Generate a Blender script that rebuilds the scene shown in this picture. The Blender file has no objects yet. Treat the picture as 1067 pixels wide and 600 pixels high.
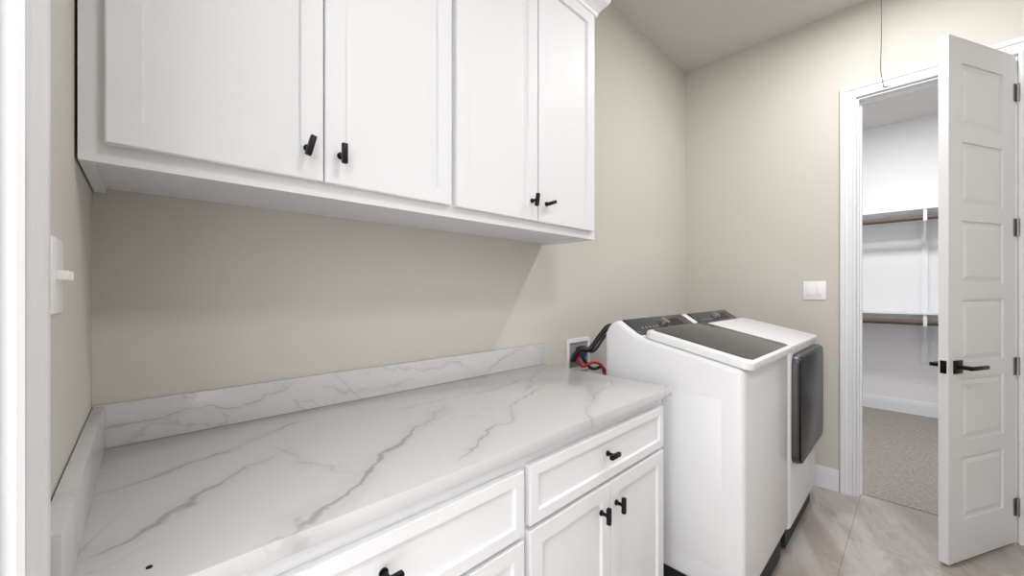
import bpy, bmesh, math, random
from mathutils import Vector, Matrix, Euler
S = bpy.context.scene
COL = S.collection
CAMH = 1.28
def srgb(r,g,b):
    f=lambda c:(c/255/12.92) if c/255<=0.04045 else ((c/255+0.055)/1.055)**2.4
    return (f(r),f(g),f(b),1)
# ---------------------------------------------------------------- materials
def newmat(name,col,rough=0.5,metal=0.0,spec=None,bump=None,emit=None):
    m=bpy.data.materials.new(name); m.use_nodes=True
    nt=m.node_tree; b=nt.nodes['Principled BSDF']
    b.inputs['Base Color'].default_value=col
    b.inputs['Roughness'].default_value=rough
    b.inputs['Metallic'].default_value=metal
    if spec is not None: b.inputs['Specular IOR Level'].default_value=spec
    if bump:
        tc=nt.nodes.new('ShaderNodeTexCoord'); n=nt.nodes.new('ShaderNodeTexNoise')
        n.inputs['Scale'].default_value=bump[0]; n.inputs['Detail'].default_value=4
        bp=nt.nodes.new('ShaderNodeBump'); bp.inputs['Strength'].default_value=bump[1]
        bp.inputs['Distance'].default_value=bump[2] if len(bump)>2 else 0.002
        nt.links.new(tc.outputs['Object'],n.inputs['Vector'])
        nt.links.new(n.outputs['Fac'],bp.inputs['Height'])
        nt.links.new(bp.outputs['Normal'],b.inputs['Normal'])
    if emit:
        b.inputs['Emission Color'].default_value=(1,1,1,1)
        b.inputs['Emission Strength'].default_value=emit
    return m
WALL=newmat('wall_paint_greige',srgb(203,199,191),0.75,bump=(60,0.25,0.001))
CEIL=newmat('ceiling_paint',srgb(208,206,203),0.85,bump=(80,0.3,0.001))
CLOSETW=newmat('closet_paint_white',srgb(228,228,229),0.8,bump=(60,0.2,0.001))
TRIM=newmat('trim_white_semigloss',srgb(228,229,232),0.4,bump=(8,0.05,0.001))
CAB=newmat('cabinet_white_lacquer',srgb(227,228,231),0.5,spec=.35,bump=(6,0.05,0.001))
APPL=newmat('appliance_white_enamel',srgb(231,232,235),0.25,bump=(3,0.02,0.001))
BLACK=newmat('matte_black_metal',srgb(22,22,24),0.4,0.6)
DARKG=newmat('dark_console_plastic',srgb(44,46,50),0.28,bump=(300,0.05,0.0005))
GLASS=newmat('dark_tinted_glass',srgb(54,56,59),0.10,spec=0.4)
BGLASS=newmat('black_door_glass',srgb(16,17,19),0.25,spec=0.12)
GREYP=newmat('grey_plastic',srgb(150,152,156),0.35)
FRAMEG=newmat('charcoal_plastic',srgb(60,62,66),0.35)
STEEL=newmat('brushed_steel',srgb(150,150,150),0.35,0.9)
SHADOW=newmat('dark_base_plastic',srgb(30,30,32),0.6)  # near-black, used for appliance bases and the toe kick
PLATE=newmat('white_plastic',srgb(240,240,240),0.35)
RED=newmat('red_hose',srgb(190,30,35),0.4)
BLUE=newmat('blue_hose',srgb(40,60,150),0.4)
RUB=newmat('black_rubber',srgb(25,25,27),0.5)
EMIT=newmat('lamp_diffuser',(1,1,1,1),0.5,emit=6.0)
WOOD=newmat('rod_wood',srgb(120,90,76),0.6)
nt=WOOD.node_tree; b=nt.nodes['Principled BSDF']
tc=nt.nodes.new('ShaderNodeTexCoord'); mp=nt.nodes.new('ShaderNodeMapping'); mp.inputs['Scale'].default_value=(60,3,60)
n=nt.nodes.new('ShaderNodeTexNoise'); n.inputs['Scale'].default_value=2
r=nt.nodes.new('ShaderNodeValToRGB'); r.color_ramp.elements[0].color=srgb(78,60,52); r.color_ramp.elements[1].color=srgb(108,90,80)
nt.links.new(tc.outputs['Object'],mp.inputs[0]); nt.links.new(mp.outputs[0],n.inputs['Vector']); nt.links.new(n.outputs['Fac'],r.inputs[0]); nt.links.new(r.outputs[0],b.inputs['Base Color'])

def veined(name,base,vein,scale,rot,width,rough,stretch=(1,1,1),maskscale=1.3,vein2=0.35,extra=None,seed=0.0,lines=None,plane='xy',bg=1.0):
    m=bpy.data.materials.new(name); m.use_nodes=True; nt=m.node_tree; N=nt.nodes; L=nt.links
    b=N['Principled BSDF']; b.inputs['Roughness'].default_value=rough
    tc=N.new('ShaderNodeTexCoord'); mp=N.new('ShaderNodeMapping')
    mp.inputs['Scale'].default_value=stretch; mp.inputs['Location'].default_value=(seed,seed*.7,seed*.3)
    mp0=N.new('ShaderNodeMapping'); mp0.inputs['Rotation'].default_value=(0,0,rot)
    L.new(tc.outputs['Object'],mp0.inputs[0]); L.new(mp0.outputs[0],mp.inputs[0])
    def math_(op,a,b_=None,c=None):
        n=N.new('ShaderNodeMath'); n.operation=op
        for i,v in enumerate((a,b_,c)):
            if v is None: continue
            if isinstance(v,(int,float)): n.inputs[i].default_value=v
            else: L.new(v,n.inputs[i])
        return n.outputs[0]
    def smooth(v,a,b_,ta,tb):
        mr=N.new('ShaderNodeMapRange'); mr.interpolation_type='SMOOTHSTEP'
        mr.inputs['From Min'].default_value=a; mr.inputs['To Min'].default_value=ta; mr.inputs['To Max'].default_value=tb
        if isinstance(b_,(int,float)): mr.inputs['From Max'].default_value=b_
        else: L.new(b_,mr.inputs['From Max'])
        L.new(v,mr.inputs['Value']); return mr.outputs[0]
    def band(sc,w,det,dist,off):
        n=N.new('ShaderNodeTexNoise'); n.noise_dimensions='4D'; n.inputs['W'].default_value=off
        n.inputs['Scale'].default_value=sc; n.inputs['Detail'].default_value=det; n.inputs['Roughness'].default_value=0.55; n.inputs['Distortion'].default_value=dist
        L.new(mp.outputs[0],n.inputs['Vector'])
        return smooth(math_('ABSOLUTE',math_('SUBTRACT',n.outputs['Fac'],.5)),0,w,1,0)
    v1=band(scale,width,6,0.6,1.0); v2=band(scale*2.1,width*0.8,6,1.0,5.0)
    mk=N.new('ShaderNodeTexNoise'); mk.inputs['Scale'].default_value=maskscale; mk.inputs['Detail'].default_value=2; L.new(mp.outputs[0],mk.inputs['Vector'])
    mask=smooth(mk.outputs['Fac'],.42,.6,0,1)
    tot=math_('MULTIPLY',math_('MAXIMUM',math_('MULTIPLY',v1,mask),math_('MULTIPLY',math_('MULTIPLY',v2,mask),vein2)),bg)
    if lines:
        def nz(sc,det,off):
            n=N.new('ShaderNodeTexNoise'); n.noise_dimensions='4D'; n.inputs['W'].default_value=off; n.inputs['Scale'].default_value=sc; n.inputs['Detail'].default_value=det
            L.new(tc.outputs['Object'],n.inputs['Vector']); return n
        def warp(vec,node,amp):
            s=N.new('ShaderNodeVectorMath'); s.operation='SUBTRACT'; L.new(node.outputs['Color'],s.inputs[0]); s.inputs[1].default_value=(.5,.5,.5)
            k=N.new('ShaderNodeVectorMath'); k.operation='SCALE'; L.new(s.outputs[0],k.inputs[0]); k.inputs['Scale'].default_value=amp
            a=N.new('ShaderNodeVectorMath'); a.operation='ADD'; L.new(vec,a.inputs[0]); L.new(k.outputs[0],a.inputs[1]); return a.outputs[0]
        P=warp(warp(tc.outputs['Object'],nz(5,3,2.0),.18),nz(22,4,7.0),.05)
        wn=nz(9,3,4.0); wmod=math_('MULTIPLY_ADD',smooth(wn.outputs['Fac'],.35,.7,0,1),1.8,.3)
        sp=N.new('ShaderNodeSeparateXYZ'); L.new(P,sp.inputs[0])
        A=sp.outputs[0]; B=sp.outputs[1] if plane=='xy' else sp.outputs[2]
        for (p0,p1,w,st_) in lines:
            dx,dy=p1[0]-p0[0],p1[1]-p0[1]; ln=math.hypot(dx,dy); dx/=ln; dy/=ln
            ax=math_('SUBTRACT',A,p0[0]); ay=math_('SUBTRACT',B,p0[1])
            s=math_('ADD',math_('MULTIPLY',ax,dx),math_('MULTIPLY',ay,dy))
            d=math_('ABSOLUTE',math_('SUBTRACT',math_('MULTIPLY',ax,-dy),math_('MULTIPLY',ay,-dx)))
            core=smooth(d,0,math_('MULTIPLY',wmod,w),1,0)
            halo=math_('MULTIPLY',smooth(d,0,w*5,1,0),.25)
            c=math_('MAXIMUM',core,halo)
            e=math_('MULTIPLY',smooth(s,-.05,.05,0,1),smooth(s,ln-.06,ln+.05,1,0))
            tot=math_('MAXIMUM',tot,math_('MULTIPLY',math_('MULTIPLY',c,e),st_))
    cl=N.new('ShaderNodeTexNoise'); cl.inputs['Scale'].default_value=scale*1.2; cl.inputs['Detail'].default_value=5; L.new(mp.outputs[0],cl.inputs['Vector'])
    cr=N.new('ShaderNodeValToRGB'); cr.color_ramp.elements[0].position=.3; cr.color_ramp.elements[1].position=.7
    cr.color_ramp.elements[0].color=base[0]; cr.color_ramp.elements[1].color=base[1]; L.new(cl.outputs['Fac'],cr.inputs[0])
    mix=N.new('ShaderNodeMix'); mix.data_type='RGBA'; L.new(tot,mix.inputs['Factor']); L.new(cr.outputs[0],mix.inputs['A']); mix.inputs['B'].default_value=vein
    out=mix.outputs['Result']
    if extra: out=extra(N,L,tc,out,b)
    L.new(out,b.inputs['Base Color']); return m
qb=(srgb(199,199,200),srgb(205,205,206)); qv=srgb(152,149,148)
topl=[((-.07,.77),(.20,.97),.007,.75),((.13,.64),(.68,1.02),.009,.85),((.30,.78),(.22,1.02),.005,.5),((.58,1.08),(1.2,1.12),.005,.5),
      ((.50,.66),(1.05,.98),.006,.65),((.85,.64),(1.42,.88),.006,.55),((-.08,1.02),(.35,1.22),.006,.6),((1.0,1.0),(1.4,1.25),.005,.5)]
spl=[((-.08,.94),(.34,.99),.006,.65),((.40,.97),(.72,.92),.005,.45),((1.05,.92),(1.30,1.01),.006,.65),((.8,.99),(1.05,.94),.004,.4)]
QUARTZ=veined('quartz_calacatta',qb,qv,1.7,math.radians(-33),0.011,0.16,(0.6,1.25,1.1),1.5,0.35,seed=5.3,lines=topl,bg=.5)
QUARTZS=veined('quartz_calacatta_splash',qb,qv,1.7,math.radians(-33),0.009,0.16,(0.6,1.25,1.1),1.5,0.35,seed=9.3,lines=spl,plane='xz',bg=.35)
def grout(N,L,tc,out,b):
    br=N.new('ShaderNodeTexBrick'); br.inputs['Scale'].default_value=1.0; br.inputs['Brick Width'].default_value=1.2; br.inputs['Row Height'].default_value=0.60
    br.inputs['Mortar Size'].default_value=0.0022; br.inputs['Mortar Smooth'].default_value=0.1; br.inputs['Bias'].default_value=0
    br.inputs['Color1'].default_value=(1,1,1,1); br.inputs['Color2'].default_value=(.95,.95,.95,1); br.inputs['Mortar'].default_value=(.72,.70,.68,1)
    mp=N.new('ShaderNodeMapping'); mp.inputs['Location'].default_value=(0.35,0.35,0)
    L.new(tc.outputs['Object'],mp.inputs[0]); L.new(mp.outputs[0],br.inputs['Vector'])
    mu=N.new('ShaderNodeMix'); mu.data_type='RGBA'; mu.blend_type='MULTIPLY'; mu.inputs['Factor'].default_value=1
    L.new(out,mu.inputs['A']); L.new(br.outputs['Color'],mu.inputs['B']); return mu.outputs['Result']
TILE=veined('floor_tile_marble_look',(srgb(148,139,133),srgb(166,158,152)),srgb(180,173,168),1.8,math.radians(-14),0.09,0.16,(0.6,2.0,1),1.2,0.4,extra=grout,seed=1.0)
CARPET=bpy.data.materials.new('carpet_beige'); CARPET.use_nodes=True
nt=CARPET.node_tree; b=nt.nodes['Principled BSDF']; b.inputs['Roughness'].default_value=1
tc=nt.nodes.new('ShaderNodeTexCoord'); n=nt.nodes.new('ShaderNodeTexNoise'); n.inputs['Scale'].default_value=60; n.inputs['Detail'].default_value=8; n.inputs['Roughness'].default_value=.8
r=nt.nodes.new('ShaderNodeValToRGB'); r.color_ramp.elements[0].position=.35; r.color_ramp.elements[1].position=.65
r.color_ramp.elements[0].color=srgb(128,121,115); r.color_ramp.elements[1].color=srgb(170,163,156)
bp=nt.nodes.new('ShaderNodeBump'); bp.inputs['Strength'].default_value=.6; bp.inputs['Distance'].default_value=.006
nt.links.new(tc.outputs['Object'],n.inputs['Vector']); nt.links.new(n.outputs['Fac'],r.inputs[0]); nt.links.new(r.outputs[0],b.inputs['Base Color'])
nt.links.new(n.outputs['Fac'],bp.inputs['Height']); nt.links.new(bp.outputs['Normal'],b.inputs['Normal'])

# ---------------------------------------------------------------- helpers
def empty(name,loc):
    e=bpy.data.objects.new(name,None); e.location=loc; e.empty_display_size=.1; COL.objects.link(e); return e
def attach(o,p):
    if p is not None:
        o.parent=p; o.matrix_parent_inverse=Matrix.Translation(-Vector(p.location))
def finish(bm,name,mat,parent=None,smooth=False):
    bmesh.ops.recalc_face_normals(bm,faces=bm.faces)
    me=bpy.data.meshes.new(name); bm.to_mesh(me); bm.free()
    mats=mat if isinstance(mat,list) else [mat]
    for m in mats: me.materials.append(m)
    if smooth:
        for p in me.polygons: p.use_smooth=True
        try: me.set_sharp_from_angle(angle=math.radians(35))
        except Exception: pass
    o=bpy.data.objects.new(name,me); COL.objects.link(o); attach(o,parent); return o
def bbox(bm,x0,x1,y0,y1,z0,z1,bev=0,seg=2,mi=0):
    r=bmesh.ops.create_cube(bm,size=1)
    vs=r['verts']
    for v in vs:
        v.co=Vector((x0 if v.co.x<0 else x1, y0 if v.co.y<0 else y1, z0 if v.co.z<0 else z1))
    fs=set(f for v in vs for f in v.link_faces)
    for f in fs: f.material_index=mi
    if bev>0:
        es=list(set(e for v in vs for e in v.link_edges))
        bmesh.ops.bevel(bm,geom=es,offset=bev,segments=seg,affect='EDGES',profile=.5,material=-1)
def box(name,x0,x1,y0,y1,z0,z1,mat,parent=None,bev=0,seg=2):
    bm=bmesh.new(); bbox(bm,x0,x1,y0,y1,z0,z1,bev,seg); return finish(bm,name,mat,parent,smooth=bev>0)
def cyl(bm,p0,p1,r,seg=24,r2=None):
    p0=Vector(p0);p1=Vector(p1);d=p1-p0
    q=d.to_track_quat('Z','Y').to_matrix().to_4x4(); q.translation=(p0+p1)/2
    bmesh.ops.create_cone(bm,cap_ends=True,segments=seg,radius1=r,radius2=r if r2 is None else r2,depth=d.length,matrix=q)
def cylo(name,p0,p1,r,mat,parent=None,seg=28,r2=None):
    bm=bmesh.new(); cyl(bm,p0,p1,r,seg,r2); return finish(bm,name,mat,parent,True)
def tube(name,pts,r,mat,parent=None,closed=False):
    cu=bpy.data.curves.new(name,'CURVE'); cu.dimensions='3D'; cu.bevel_depth=r; cu.bevel_resolution=4; cu.resolution_u=10; cu.use_fill_caps=True
    sp=cu.splines.new('NURBS'); sp.points.add(len(pts)-1)
    for i,p in enumerate(pts): sp.points[i].co=(*p,1)
    sp.use_endpoint_u=True; sp.order_u=3
    o=bpy.data.objects.new(name,cu); COL.objects.link(o); cu.materials.append(mat)
    dg=bpy.context.evaluated_depsgraph_get(); me=bpy.data.meshes.new_from_object(o.evaluated_get(dg)); bpy.data.objects.remove(o)
    o=bpy.data.objects.new(name,me); COL.objects.link(o)
    for p in me.polygons: p.use_smooth=True
    attach(o,parent); return o
def extr_x(bm,prof,x0,x1,bev=0,seg=3):
    a=[bm.verts.new((x0,y,z)) for y,z in prof]; c=[bm.verts.new((x1,y,z)) for y,z in prof]
    n=len(prof); bm.faces.new(a); bm.faces.new(c[::-1])
    for i in range(n): bm.faces.new((a[i],c[i],c[(i+1)%n],a[(i+1)%n]))
    bmesh.ops.recalc_face_normals(bm,faces=bm.faces)
    if bev>0: bmesh.ops.bevel(bm,geom=bm.edges[:],offset=bev,segments=seg,affect='EDGES',profile=.5)
def shaker(name,x0,x1,z0,z1,yf,t,w,parent,depth=.009):
    bm=bmesh.new(); bbox(bm,x0,x1,yf,yf+t,z0,z1)
    bm.faces.ensure_lookup_table()
    bmesh.ops.recalc_face_normals(bm,faces=bm.faces)
    f=[f for f in bm.faces if f.normal.y<-.9][0]
    oe=list(f.edges)
    bmesh.ops.inset_region(bm,faces=[f],thickness=w,depth=0)
    bmesh.ops.inset_region(bm,faces=[f],thickness=.003,depth=-depth)
    bmesh.ops.bevel(bm,geom=[e for e in oe if e.is_valid],offset=.002,segments=2,affect='EDGES')
    return finish(bm,name,CAB,parent)
def tknob(name,x,yf,z,parent,ang=0,l=.048):
    bm=bmesh.new()
    cyl(bm,(x,yf,z),(x,yf-.004,z),.0085); cyl(bm,(x,yf,z),(x,yf-.024,z),.0052)
    b2=bmesh.new(); bbox(b2,-l/2,l/2,-.006,.006,-.0065,.0065,.002,2)
    b2.transform(Matrix.Translation((x,yf-.028,z))@Matrix.Rotation(-math.radians(ang),4,'Y'))
    me=bpy.data.meshes.new('t'); b2.to_mesh(me); b2.free(); bm.from_mesh(me); bpy.data.meshes.remove(me)
    return finish(bm,name,BLACK,parent,True)

# ---------------------------------------------------------------- room
XL=-.087; XF=3.215; YB=1.316; YR=-1.15; ZC=3.06; WT=.12
XC=5.78
OP0,OP1,OPZ=-.345,.262,2.475
DL0,DL1,DLZ=-.42,.50,2.47
box('floor',XL-1.6,XF+.06,YR-.1,YB+.1,-.1,0,TILE)
box('floor_closet',XF+.061,XC+.1,-1.3,1.4,-.1,.004,CARPET)
box('ceiling',XL-WT,XF,YR-.1,YB+.1,ZC,ZC+.1,CEIL)
box('ceiling_closet',XF+.001,XC+.1,-1.3,1.4,ZC,ZC+.1,CEIL)
box('wall_back',XL-WT,XF,YB,YB+.1,0,ZC,WALL)
box('wall_right',XL-WT,XF,YR-.1,YR,0,ZC,WALL)
def wall_open(name,x0,x1,y0,y1,o0,o1,oz,mats):
    bm=bmesh.new()
    bbox(bm,x0,x1,y0,o0,0,ZC); bbox(bm,x0,x1,o1,y1,0,ZC); bbox(bm,x0,x1,o0,o1,oz,ZC)
    return finish(bm,name,mats)
wall_open('wall_far',XF,XF+.055,-1.3,1.4,OP0,OP1,OPZ,WALL)
wall_open('wall_closet_front',XF+.0552,XF+.11,-1.3,1.4,OP0,OP1,OPZ,CLOSETW)
wall_open('wall_left',XL-WT,XL,YR,YB,DL0,DL1,DLZ,WALL)
box('wall_closet_back',XC,XC+.1,-1.3,1.4,0,ZC,CLOSETW)
box('wall_closet_side',XF+.11,XC,1.25,1.35,0,ZC,CLOSETW)
box('wall_closet_side.001',XF+.11,XC,-1.25,-1.15,0,ZC,CLOSETW)
def baseboard(name,horizontal,a0,a1,w,side,h=.135):
    bm=bmesh.new()
    for t,z0,z1 in ((.016,0,h-.03),(.012,h-.03,h-.012),(.008,h-.012,h)):
        if horizontal=='y': bbox(bm,min(w,w+side*t),max(w,w+side*t),a0,a1,z0,z1)
        else: bbox(bm,a0,a1,min(w,w+side*t),max(w,w+side*t),z0,z1)
    return finish(bm,name,TRIM)
baseboard('baseboard_far','y',.348,YB-.02,XF,-1)
baseboard('baseboard_far.001','y',YR,-.435,XF,-1)
baseboard('baseboard_back','x',1.47,XF-.017,YB,-1)
baseboard('baseboard_right','x',XL,XF-.017,YR,1)
baseboard('baseboard_closet','y',-1.15,1.25,XC,-1,.14)
def casing(name,x,side,o0,o1,oz,prof):
    """mitred U-shaped moulding; prof = list of (distance from opening, thickness)"""
    bm=bmesh.new(); rings=[]
    for k in range(4):
        ring=[]
        for d,t in prof:
            y=(o0-d) if k<2 else (o1+d); z=0 if k in (0,3) else oz+d
            ring.append(bm.verts.new((x+side*t,y,z)))
        rings.append(ring)
    n=len(prof)
    for a,b_ in zip(rings,rings[1:]):
        for i in range(n): bm.faces.new((a[i],a[(i+1)%n],b_[(i+1)%n],b_[i]))
    bm.faces.new(rings[0]); bm.faces.new(rings[-1][::-1])
    return finish(bm,name,TRIM)
def prof(w): return [(.004,0),(.004,.012),(.007,.016),(.018,.016),(.021,.0115),(.030,.0105),(.033,.013),(.038,.013),(.041,.0105),(w-.028,.0125),(w-.024,.019),(w-.018,.021),(w-.004,.021),(w,.018),(w,0)]
casing('trim_closet_door_casing',XF,-1,OP0,OP1,OPZ,prof(.082))
casing('trim_entry_door_casing',XL,1,DL0,DL1,DLZ,prof(.088))
def jamb(name,x0,x1,o0,o1,oz,stop):
    pr=[(x0,0),(x0,.008),(x0+stop,.008),(x0+stop,.019),(x0+stop+.035,.019),(x0+stop+.035,.008),(x1,.008),(x1,0)]
    bm=bmesh.new(); rings=[]
    for k in range(4):
        rings.append([bm.verts.new((x,(o0+t) if k<2 else (o1-t),0 if k in (0,3) else oz-t)) for x,t in pr])
    n=len(pr)
    for a,b_ in zip(rings,rings[1:]):
        for i in range(n): bm.faces.new((a[i],a[(i+1)%n],b_[(i+1)%n],b_[i]))
    bm.faces.new(rings[0]); bm.faces.new(rings[-1][::-1])
    return finish(bm,name,TRIM)
jamb('trim_closet_jamb',XF-.0015,XF+.1115,OP0-.0005,OP1+.0005,OPZ+.0005,.042)
jamb('trim_entry_jamb',XL-WT-.0015,XL+.0015,DL0-.0005,DL1+.0005,DLZ+.0005,.03)

# ---------------------------------------------------------------- upper cabinet
UC=empty('upper_wall_cabinet',(.68,1.15,1.508))
ux0,ux1=-.083,1.462; uyf=1.0; uz0,uz1=1.508,2.50
bm=bmesh.new()
bbox(bm,ux0+.0185,ux1-.0185,uyf+.0205,YB-.001,uz0+.012,uz1-.001)
bbox(bm,ux0,ux1,uyf,uyf+.02,uz0,uz0+.05)
bbox(bm,ux0,ux1,uyf,uyf+.02,uz1-.03,uz1)
for a,b_ in ((ux0,ux0+.04),(.67,.705),(ux1-.035,ux1)): bbox(bm,a,b_,uyf,uyf+.02,uz0+.0501,uz1-.0301)
bbox(bm,ux1-.018,ux1,uyf+.0201,YB-.001,uz0,uz1)
bbox(bm,ux0,ux0+.018,uyf+.0201,YB-.001,uz0,uz1)
finish(bm,'carcass',CAB,UC)
for i,(a,b_) in enumerate(((-.050,.3105),(.3145,.679),(.697,1.066),(1.071,1.432))):
    shaker('door_%d'%(i+1),a,b_,1.54,2.487,uyf-.0205,.02,.068,UC)
for i,(x,ang) in enumerate(((.275,75),(.350,90),(1.033,80),(1.113,20))):
    tknob('knob_%d'%(i+1),x,uyf-.0205,1.611,UC,ang)
bm=bmesh.new()
prev=None
for z,o in ((2.501,.002),(2.507,.010),(2.52,.012),(2.535,.022),(2.56,.045),(2.575,.052),(2.60,.055)):
    ring=[bm.verts.new((ux0,YB-.001,z)),bm.verts.new((ux0,uyf-o,z)),bm.verts.new((ux1+o,uyf-o,z)),bm.verts.new((ux1+o,YB-.001,z))]
    if prev:
        for i in range(4): bm.faces.new((prev[i],prev[(i+1)%4],ring[(i+1)%4],ring[i]))
    else: bm.faces.new(ring)
    prev=ring
bm.faces.new(prev)
finish(bm,'crown_moulding',CAB,UC)

# ---------------------------------------------------------------- base cabinet
BC=empty('base_cabinet',(.66,.99,0))
bx0,bx1=XL+.003,1.42; byf=.672
bm=bmesh.new()
bbox(bm,bx0,bx1,byf,YB-.001,.1,.884)
bbox(bm,bx0,bx1,byf+.07,YB-.02,0,.0999)
finish(bm,'carcass',CAB,BC)
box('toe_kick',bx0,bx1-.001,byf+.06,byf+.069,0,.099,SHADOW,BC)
fy=byf-.0205
def fr(n,a,b_,z0,z1,w=.055): shaker(n,a,b_,z0,z1,fy,.02,w,BC)
fr('drawer_1',.683,1.397,.705,.853,.040); fr('door_1',.683,1.038,.125,.692,.062); fr('door_2',1.042,1.397,.125,.692,.062)
fr('drawer_2',-.045,.662,.692,.848,.040); fr('drawer_3',-.045,.662,.41,.68,.05); fr('drawer_4',-.045,.662,.125,.398,.05)
tknob('knob_1',1.02,fy,.787,BC,0); tknob('knob_2',.985,fy,.62,BC,90); tknob('knob_3',1.068,fy,.62,BC,90)
tknob('knob_4',.306,fy,.783,BC,0); tknob('knob_5',.31,fy,.55,BC,0); tknob('knob_6',.31,fy,.27,BC,0)

# ---------------------------------------------------------------- countertop
CT=empty('countertop',(.67,.98,.9))
cx1=1.452; cyf=.645
box('slab',XL+.002,cx1,cyf,YB-.001,.885,.915,QUARTZ,CT,.002,2)
box('backsplash',XL+.002,cx1,YB-.021,YB-.001,.9152,1.015,QUARTZS,CT,.0015,2)
box('side_splash',XL+.002,XL+.022,cyf+.003,YB-.0215,.9152,1.015,QUARTZ,CT,.0015,2)
cylo('hole_cap',(.005,.70,.9151),(.005,.70,.9162),.0035,BLACK,CT)

# ---------------------------------------------------------------- washer / dryer
def appliance(name,X0,X1,kind):
    E=empty(name,((X0+X1)/2,.72,0))
    bm=bmesh.new()
    zb=.155 if kind=='w' else .12
    prof=[(.425,zb),(1.0,zb),(1.0,1.085),(.975,1.13),(.935,1.150),(.835,1.085),(.425,.995)]
    extr_x(bm,prof,X0,X1,.022,4)
    finish(bm,'body',APPL,E,True)
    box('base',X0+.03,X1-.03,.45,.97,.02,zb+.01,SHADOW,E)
    bm=bmesh.new()
    for x in (X0+.07,X1-.07):
        for y in (.50,.93): cyl(bm,(x,y,0),(x,y,.03),.022)
    finish(bm,'feet',RUB,E,True)
    A=Vector((0,.922,1.1435)); B=Vector((0,.835,1.0870)); d=(B-A); L=d.length
    M=Matrix.Translation(((X0+X1)/2,B.y,B.z))@Matrix.Rotation(math.atan2(A.z-B.z,A.y-B.y),4,'X')
    W=X1-X0
    bm=bmesh.new(); bbox(bm,-W/2+.03,W/2-.03,-.004,L+.004,-.01,.006,.004,3)
    bm.transform(M); finish(bm,'console',DARKG,E,True)
    bm=bmesh.new(); cyl(bm,(0,L*.5,.006),(0,L*.5,.026),.026,32,.023); bm.transform(M); finish(bm,'dial',STEEL,E,True)
    bm=bmesh.new(); bbox(bm,.05,.2,L*.25,L*.75,.006,.007); bm.transform(M); finish(bm,'display',BGLASS,E)
    bm=bmesh.new()
    for i in range(5): cyl(bm,(-.24+i*.035,L*.35,.006),(-.24+i*.035,L*.35,.008),.006,12)
    bm.transform(M); finish(bm,'buttons',GREYP,E,True)
    P0=Vector((0,.815,1.088)); P1=Vector((0,.405,.998)); Ld=(P0-P1).length
    M2=Matrix.Translation(((X0+X1)/2,P1.y,P1.z))@Matrix.Rotation(math.atan2(P0.z-P1.z,P0.y-P1.y),4,'X')
    def rr(bm,x0,x1,y0,y1,z0,z1,r,topb=.004,n=8):
        vs=[]
        for cx,cy,a0 in ((x1-r,y1-r,0),(x0+r,y1-r,90),(x0+r,y0+r,180),(x1-r,y0+r,270)):
            for k in range(n+1):
                a=math.radians(a0+90*k/n); vs.append((cx+r*math.cos(a),cy+r*math.sin(a)))
        rings=[]
        for z,o in ((z0,0),(z1-topb,0),(z1-topb*.3,topb*.3),(z1,topb)):
            cx=(x0+x1)/2; cy=(y0+y1)/2; sx=1-2*o/(x1-x0); sy=1-2*o/(y1-y0)
            rings.append([bm.verts.new((cx+(x-cx)*sx,cy+(y-cy)*sy,z)) for x,y in vs])
        bm.faces.new(rings[0][::-1]); bm.faces.new(rings[-1]); m=len(vs)
        for a,b_ in zip(rings,rings[1:]):
            for i in range(m): bm.faces.new((a[i],a[(i+1)%m],b_[(i+1)%m],b_[i]))
    if kind=='w':
        bm=bmesh.new(); rr(bm,-W/2+.012,W/2-.012,0,Ld,-.004,.026,.035,.009); bm.transform(M2); finish(bm,'lid',APPL,E,True)
        bm=bmesh.new(); rr(bm,-W/2+.055,W/2-.030,.018,Ld-.008,.02,.0275,.03,.001); bm.transform(M2); finish(bm,'lid_glass',GLASS,E,True)
        bm=bmesh.new(); bbox(bm,X0-.002,X0+.004,.50,.93,.25,.88,.002,2); finish(bm,'side_emboss',APPL,E,True)
    else:
        bm=bmesh.new(); rr(bm,-W/2+.012,W/2-.012,0.01,Ld,-.004,.016,.035,.006); bm.transform(M2); finish(bm,'top_panel',APPL,E,True)
        Mf=Matrix(((1,0,0,(X0+X1)/2),(0,0,-1,.428),(0,1,0,0),(0,0,0,1)))
        bm=bmesh.new(); rr(bm,-W/2+.030,W/2-.006,.43,.968,0,.035,.06,.012); bm.transform(Mf); finish(bm,'door',FRAMEG,E,True)
        bm=bmesh.new(); rr(bm,-W/2+.036,W/2-.014,.437,.960,.025,.040,.055,.003); bm.transform(Mf); finish(bm,'door_glass',BGLASS,E,True)
    return E
appliance('washing_machine',1.54,2.215,'w')
appliance('clothes_dryer',2.245,2.93,'d')

# ---------------------------------------------------------------- outlet box + hoses
OB=empty('washer_outlet_box',(1.74,YB,.92))
bm=bmesh.new(); a0,a1,c0,c1=1.655,1.865,.835,1.015
for q in ((a0,a1,c0,c0+.02),(a0,a1,c1-.02,c1),(a0,a0+.02,c0+.0201,c1-.0201),(a1-.02,a1,c0+.0201,c1-.0201)): bbox(bm,q[0],q[1],YB-.010,YB-.0005,q[2],q[3])
finish(bm,'frame',PLATE,OB)
box('recess',a0+.0201,a1-.0201,YB-.004,YB-.001,c0+.0201,c1-.0201,GREYP,OB)
for i,(x,m) in enumerate(((1.71,RED),(1.76,BLUE))):
    cylo('valve_%d'%(i+1),(x,YB-.004,.93),(x,YB-.035,.93),.011,STEEL,OB)
    cylo('valve_handle_%d'%(i+1),(x,YB-.035,.93),(x,YB-.045,.93),.018,m,OB)
tube('hose_hot',[(1.70,YB-.03,.95),(1.70,YB-.04,.90),(1.73,YB-.06,.86),(1.78,YB-.09,.90),(1.84,YB-.14,.86),(1.84,YB-.16,.4)],.008,RED,OB)
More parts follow.
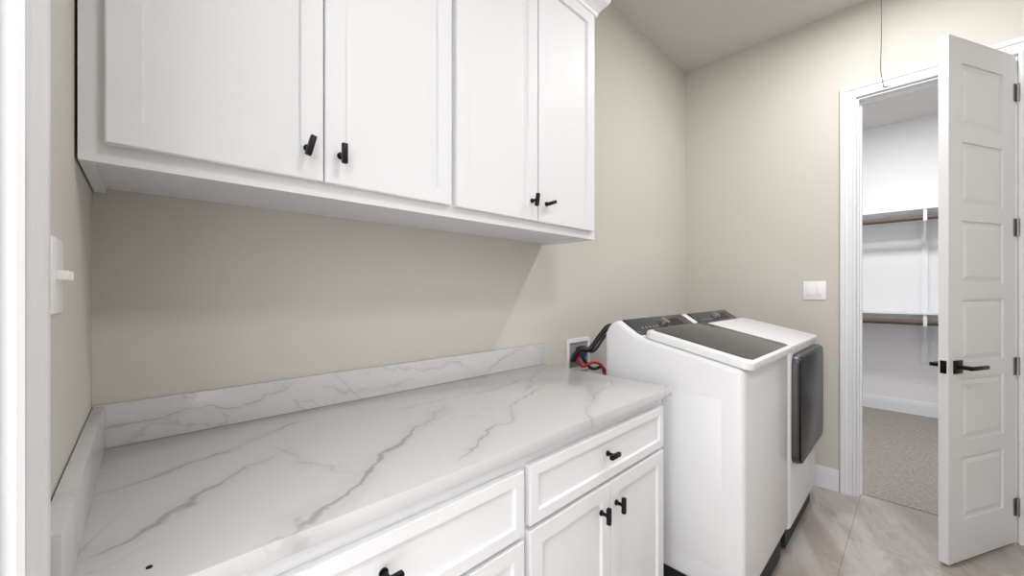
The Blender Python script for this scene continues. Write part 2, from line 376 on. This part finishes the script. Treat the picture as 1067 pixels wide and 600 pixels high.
tube('hose_cold',[(1.76,YB-.03,.92),(1.765,YB-.05,.88),(1.80,YB-.08,.84),(1.86,YB-.12,.88),(1.88,YB-.16,.6)],.009,RUB,OB)
tube('drain_hose',[(1.69,YB-.02,.90),(1.69,YB-.06,.98),(1.74,YB-.09,.95),(1.79,YB-.12,1.03),(1.85,YB-.16,1.11),(1.93,YB-.18,1.02),(1.93,YB-.18,.5)],.014,RUB,OB)
tube('power_cord',[(1.72,YB-.02,.96),(1.73,YB-.06,.99),(1.76,YB-.10,.93),(1.83,YB-.14,1.05),(1.88,YB-.17,1.07),(1.90,YB-.17,.7)],.007,RUB,OB)

# ---------------------------------------------------------------- switches
E=empty('light_switch',(XF,.474,1.283))
box('plate',XF-.006,XF-.0005,.414,.534,1.222,1.344,PLATE,E,.002,2)
for i,y in enumerate((.450,.498)): box('rocker_%d'%(i+1),XF-.010,XF-.0055,y-.016,y+.016,1.25,1.316,PLATE,E,.0015,2)
E=empty('light_switch.001',(XL,.79,1.30))
box('plate',XL+.0005,XL+.004,.750,.84,1.25,1.35,PLATE,E,.0015,2)
for i,y in enumerate((.775,.815)):
    box('toggle_%d'%(i+1),XL+.0035,XL+.016,y-.004,y+.004,1.294,1.307,PLATE,E,.002,2)

# ---------------------------------------------------------------- closet door leaf
HX,HY=3.190,-.338; LW=.552; T=.035; LH=2.468
D=empty('door_1',(2.94,-.22,0))
M=Matrix.Translation((HX,HY,0))@Matrix.Rotation(math.radians(154.0),4,'Z')
bm=bmesh.new()
bbox(bm,.0,LW,-T+.008,-.008,.012,LH)
st=.105; npan=6; top=.115; bot=.19; rail=.075
ph=(LH-.012-top-bot-rail*(npan-1))/npan
for ya,yb in ((-.008,0),(-T,-T+.008)):
    bbox(bm,0,st,ya,yb,.012,LH); bbox(bm,LW-st,LW,ya,yb,.012,LH)
    z=.012; bbox(bm,st,LW-st,ya,yb,z,z+bot); z+=bot
    for i in range(npan):
        yo=yb if yb==0 else ya
        s=1 if yb==0 else -1
        b0=yo-s*.0078; b1=yo-s*.001
        a=[(st+.014,z+.014),(LW-st-.014,z+.014),(LW-st-.014,z+ph-.014),(st+.014,z+ph-.014)]
        c=[(st+.036,z+.036),(LW-st-.036,z+.036),(LW-st-.036,z+ph-.036),(st+.036,z+ph-.036)]
        va=[bm.verts.new((p[0],b0,p[1])) for p in a]; vc=[bm.verts.new((p[0],b1,p[1])) for p in c]
        bm.faces.new(vc)
        for k in range(4): bm.faces.new((va[k],va[(k+1)%4],vc[(k+1)%4],vc[k]))
        z+=ph
        h=rail if i<npan-1 else top
        bbox(bm,st,LW-st,ya,yb,z,z+h); z+=h
bm.transform(M); finish(bm,'leaf',TRIM,D)
hz=.925
bm=bmesh.new()
for s,yy in ((1,0),(-1,-T)):
    bbox(bm,LW-.095,LW-.033,min(yy,yy+s*.008),max(yy,yy+s*.008),hz-.031,hz+.031,.002,2)
    cyl(bm,(LW-.064,yy,hz),(LW-.064,yy+s*.05,hz),.010)
    y0=yy+s*.046; bbox(bm,LW-.185,LW-.052,min(y0,y0+s*.012),max(y0,y0+s*.012),hz-.009,hz+.009,.003,2)
bbox(bm,LW-.0005,LW+.0015,-T/2-.011,-T/2+.011,hz-.03,hz+.03)
bbox(bm,LW,LW+.010,-T/2-.006,-T/2+.006,hz-.008,hz+.008)
bm.transform(M); finish(bm,'lever_handle',BLACK,D,True)
bm=bmesh.new()
for z in (.19,.90,1.60,2.28):
    cyl(bm,(-.006,.006,z-.045),(-.006,.006,z+.045),.007,16)
    bbox(bm,-.004,.02,-.002,.0012,z-.045,z+.045)
bm.transform(M); finish(bm,'hinges',STEEL,D,True)

# ---------------------------------------------------------------- closet shelving
CS=empty('closet_shelving',(XC-.15,0,1.5))
xs=XC-.32
for i,(z) in enumerate((2.075,1.05)):
    box('shelf_%d'%(i+1),xs,XC-.002,-1.14,1.24,z,z+.019,TRIM,CS)
    box('cleat_%d'%(i+1),XC-.02,XC-.002,-1.14,1.24,z-.09,z-.001,TRIM,CS)
    cylo('rod_%d'%(i+1),(xs+.030,-1.14,z-.080),(xs+.030,1.24,z-.080),.026,WOOD,CS)
    for j,y in enumerate((-.045,.75,-.8)):
        bm=bmesh.new()
        bbox(bm,xs+.01,XC-.021,y-.012,y+.012,z-.02,z-.001)
        bbox(bm,XC-.045,XC-.0205,y-.02,y+.02,z-.32,z-.0205)
        v=[(xs+.06,z-.0205),(xs+.085,z-.0205),(XC-.046,z-.26),(XC-.046,z-.29)]
        A=[bm.verts.new((p[0],y-.008,p[1])) for p in v]; Bv=[bm.verts.new((p[0],y+.008,p[1])) for p in v]
        bm.faces.new(A); bm.faces.new(Bv[::-1])
        for k in range(4): bm.faces.new((A[k],A[(k+1)%4],Bv[(k+1)%4],Bv[k]))
        bbox(bm,xs+.001,xs+.060,y-.013,y+.013,z-.115,z-.0205)
        finish(bm,'bracket_%d_%d'%(i+1,j+1),TRIM,CS)
box('upright_1',XC-.0202,XC-.003,-.07,-.02,.55,1.98,TRIM,CS)

# ---------------------------------------------------------------- attic pull cord
PC=empty('attic_pull_cord',(2.9,.138,ZC))
tube('cord',[(2.9,.138,ZC),(2.9,.138,2.8),(2.902,.139,2.6),(2.899,.143,2.48),(2.9,.134,2.42),(2.9,.130,2.38)],.0016,RUB,PC)
tube('hook',[(2.9,.130,2.385),(2.9,.118,2.372),(2.9,.112,2.385)],.003,RUB,PC)

# ---------------------------------------------------------------- lamps
def lamp(name,x,y,z,power,size,col=(1,1,1)):
    E=empty(name,(x,y,z))
    bm=bmesh.new(); cyl(bm,(x,y,z-.012),(x,y,z-.001),.10,40); finish(bm,'trim_ring',TRIM,E,True)
    cylo('diffuser',(x,y,z-.016),(x,y,z-.0125),.08,EMIT,E)
    ld=bpy.data.lights.new(name+'_light','AREA'); ld.shape='DISK'; ld.size=size; ld.energy=power; ld.color=col
    o=bpy.data.objects.new('bulb',ld); COL.objects.link(o); o.location=(x,y,z-.03); attach(o,E)
lamp('added_fill_light',2.44,.10,ZC,21,.12)
lamp('added_fill_light',.9,-.60,ZC,20,.5)  # added fill lamp, unseen fixture put in to even out the room light
lamp('added_fill_light',4.4,.1,ZC,38,.3)
w=bpy.data.worlds.new('World'); S.world=w; w.use_nodes=True
w.node_tree.nodes['Background'].inputs[0].default_value=(1,.99,.98,1); w.node_tree.nodes['Background'].inputs[1].default_value=3.9

# ---------------------------------------------------------------- camera
cd=bpy.data.cameras.new('camera'); cam=bpy.data.objects.new('camera',cd); COL.objects.link(cam)
cd.sensor_width=36; cd.lens=403/1067*36; cd.shift_y=3/1067; cd.clip_start=.01
cam.location=(0,0,CAMH); cam.rotation_euler=(math.pi/2,0,math.radians(46.42-90))
S.camera=cam
S.view_settings.view_transform='Standard'; S.view_settings.look='None'; S.view_settings.exposure=0
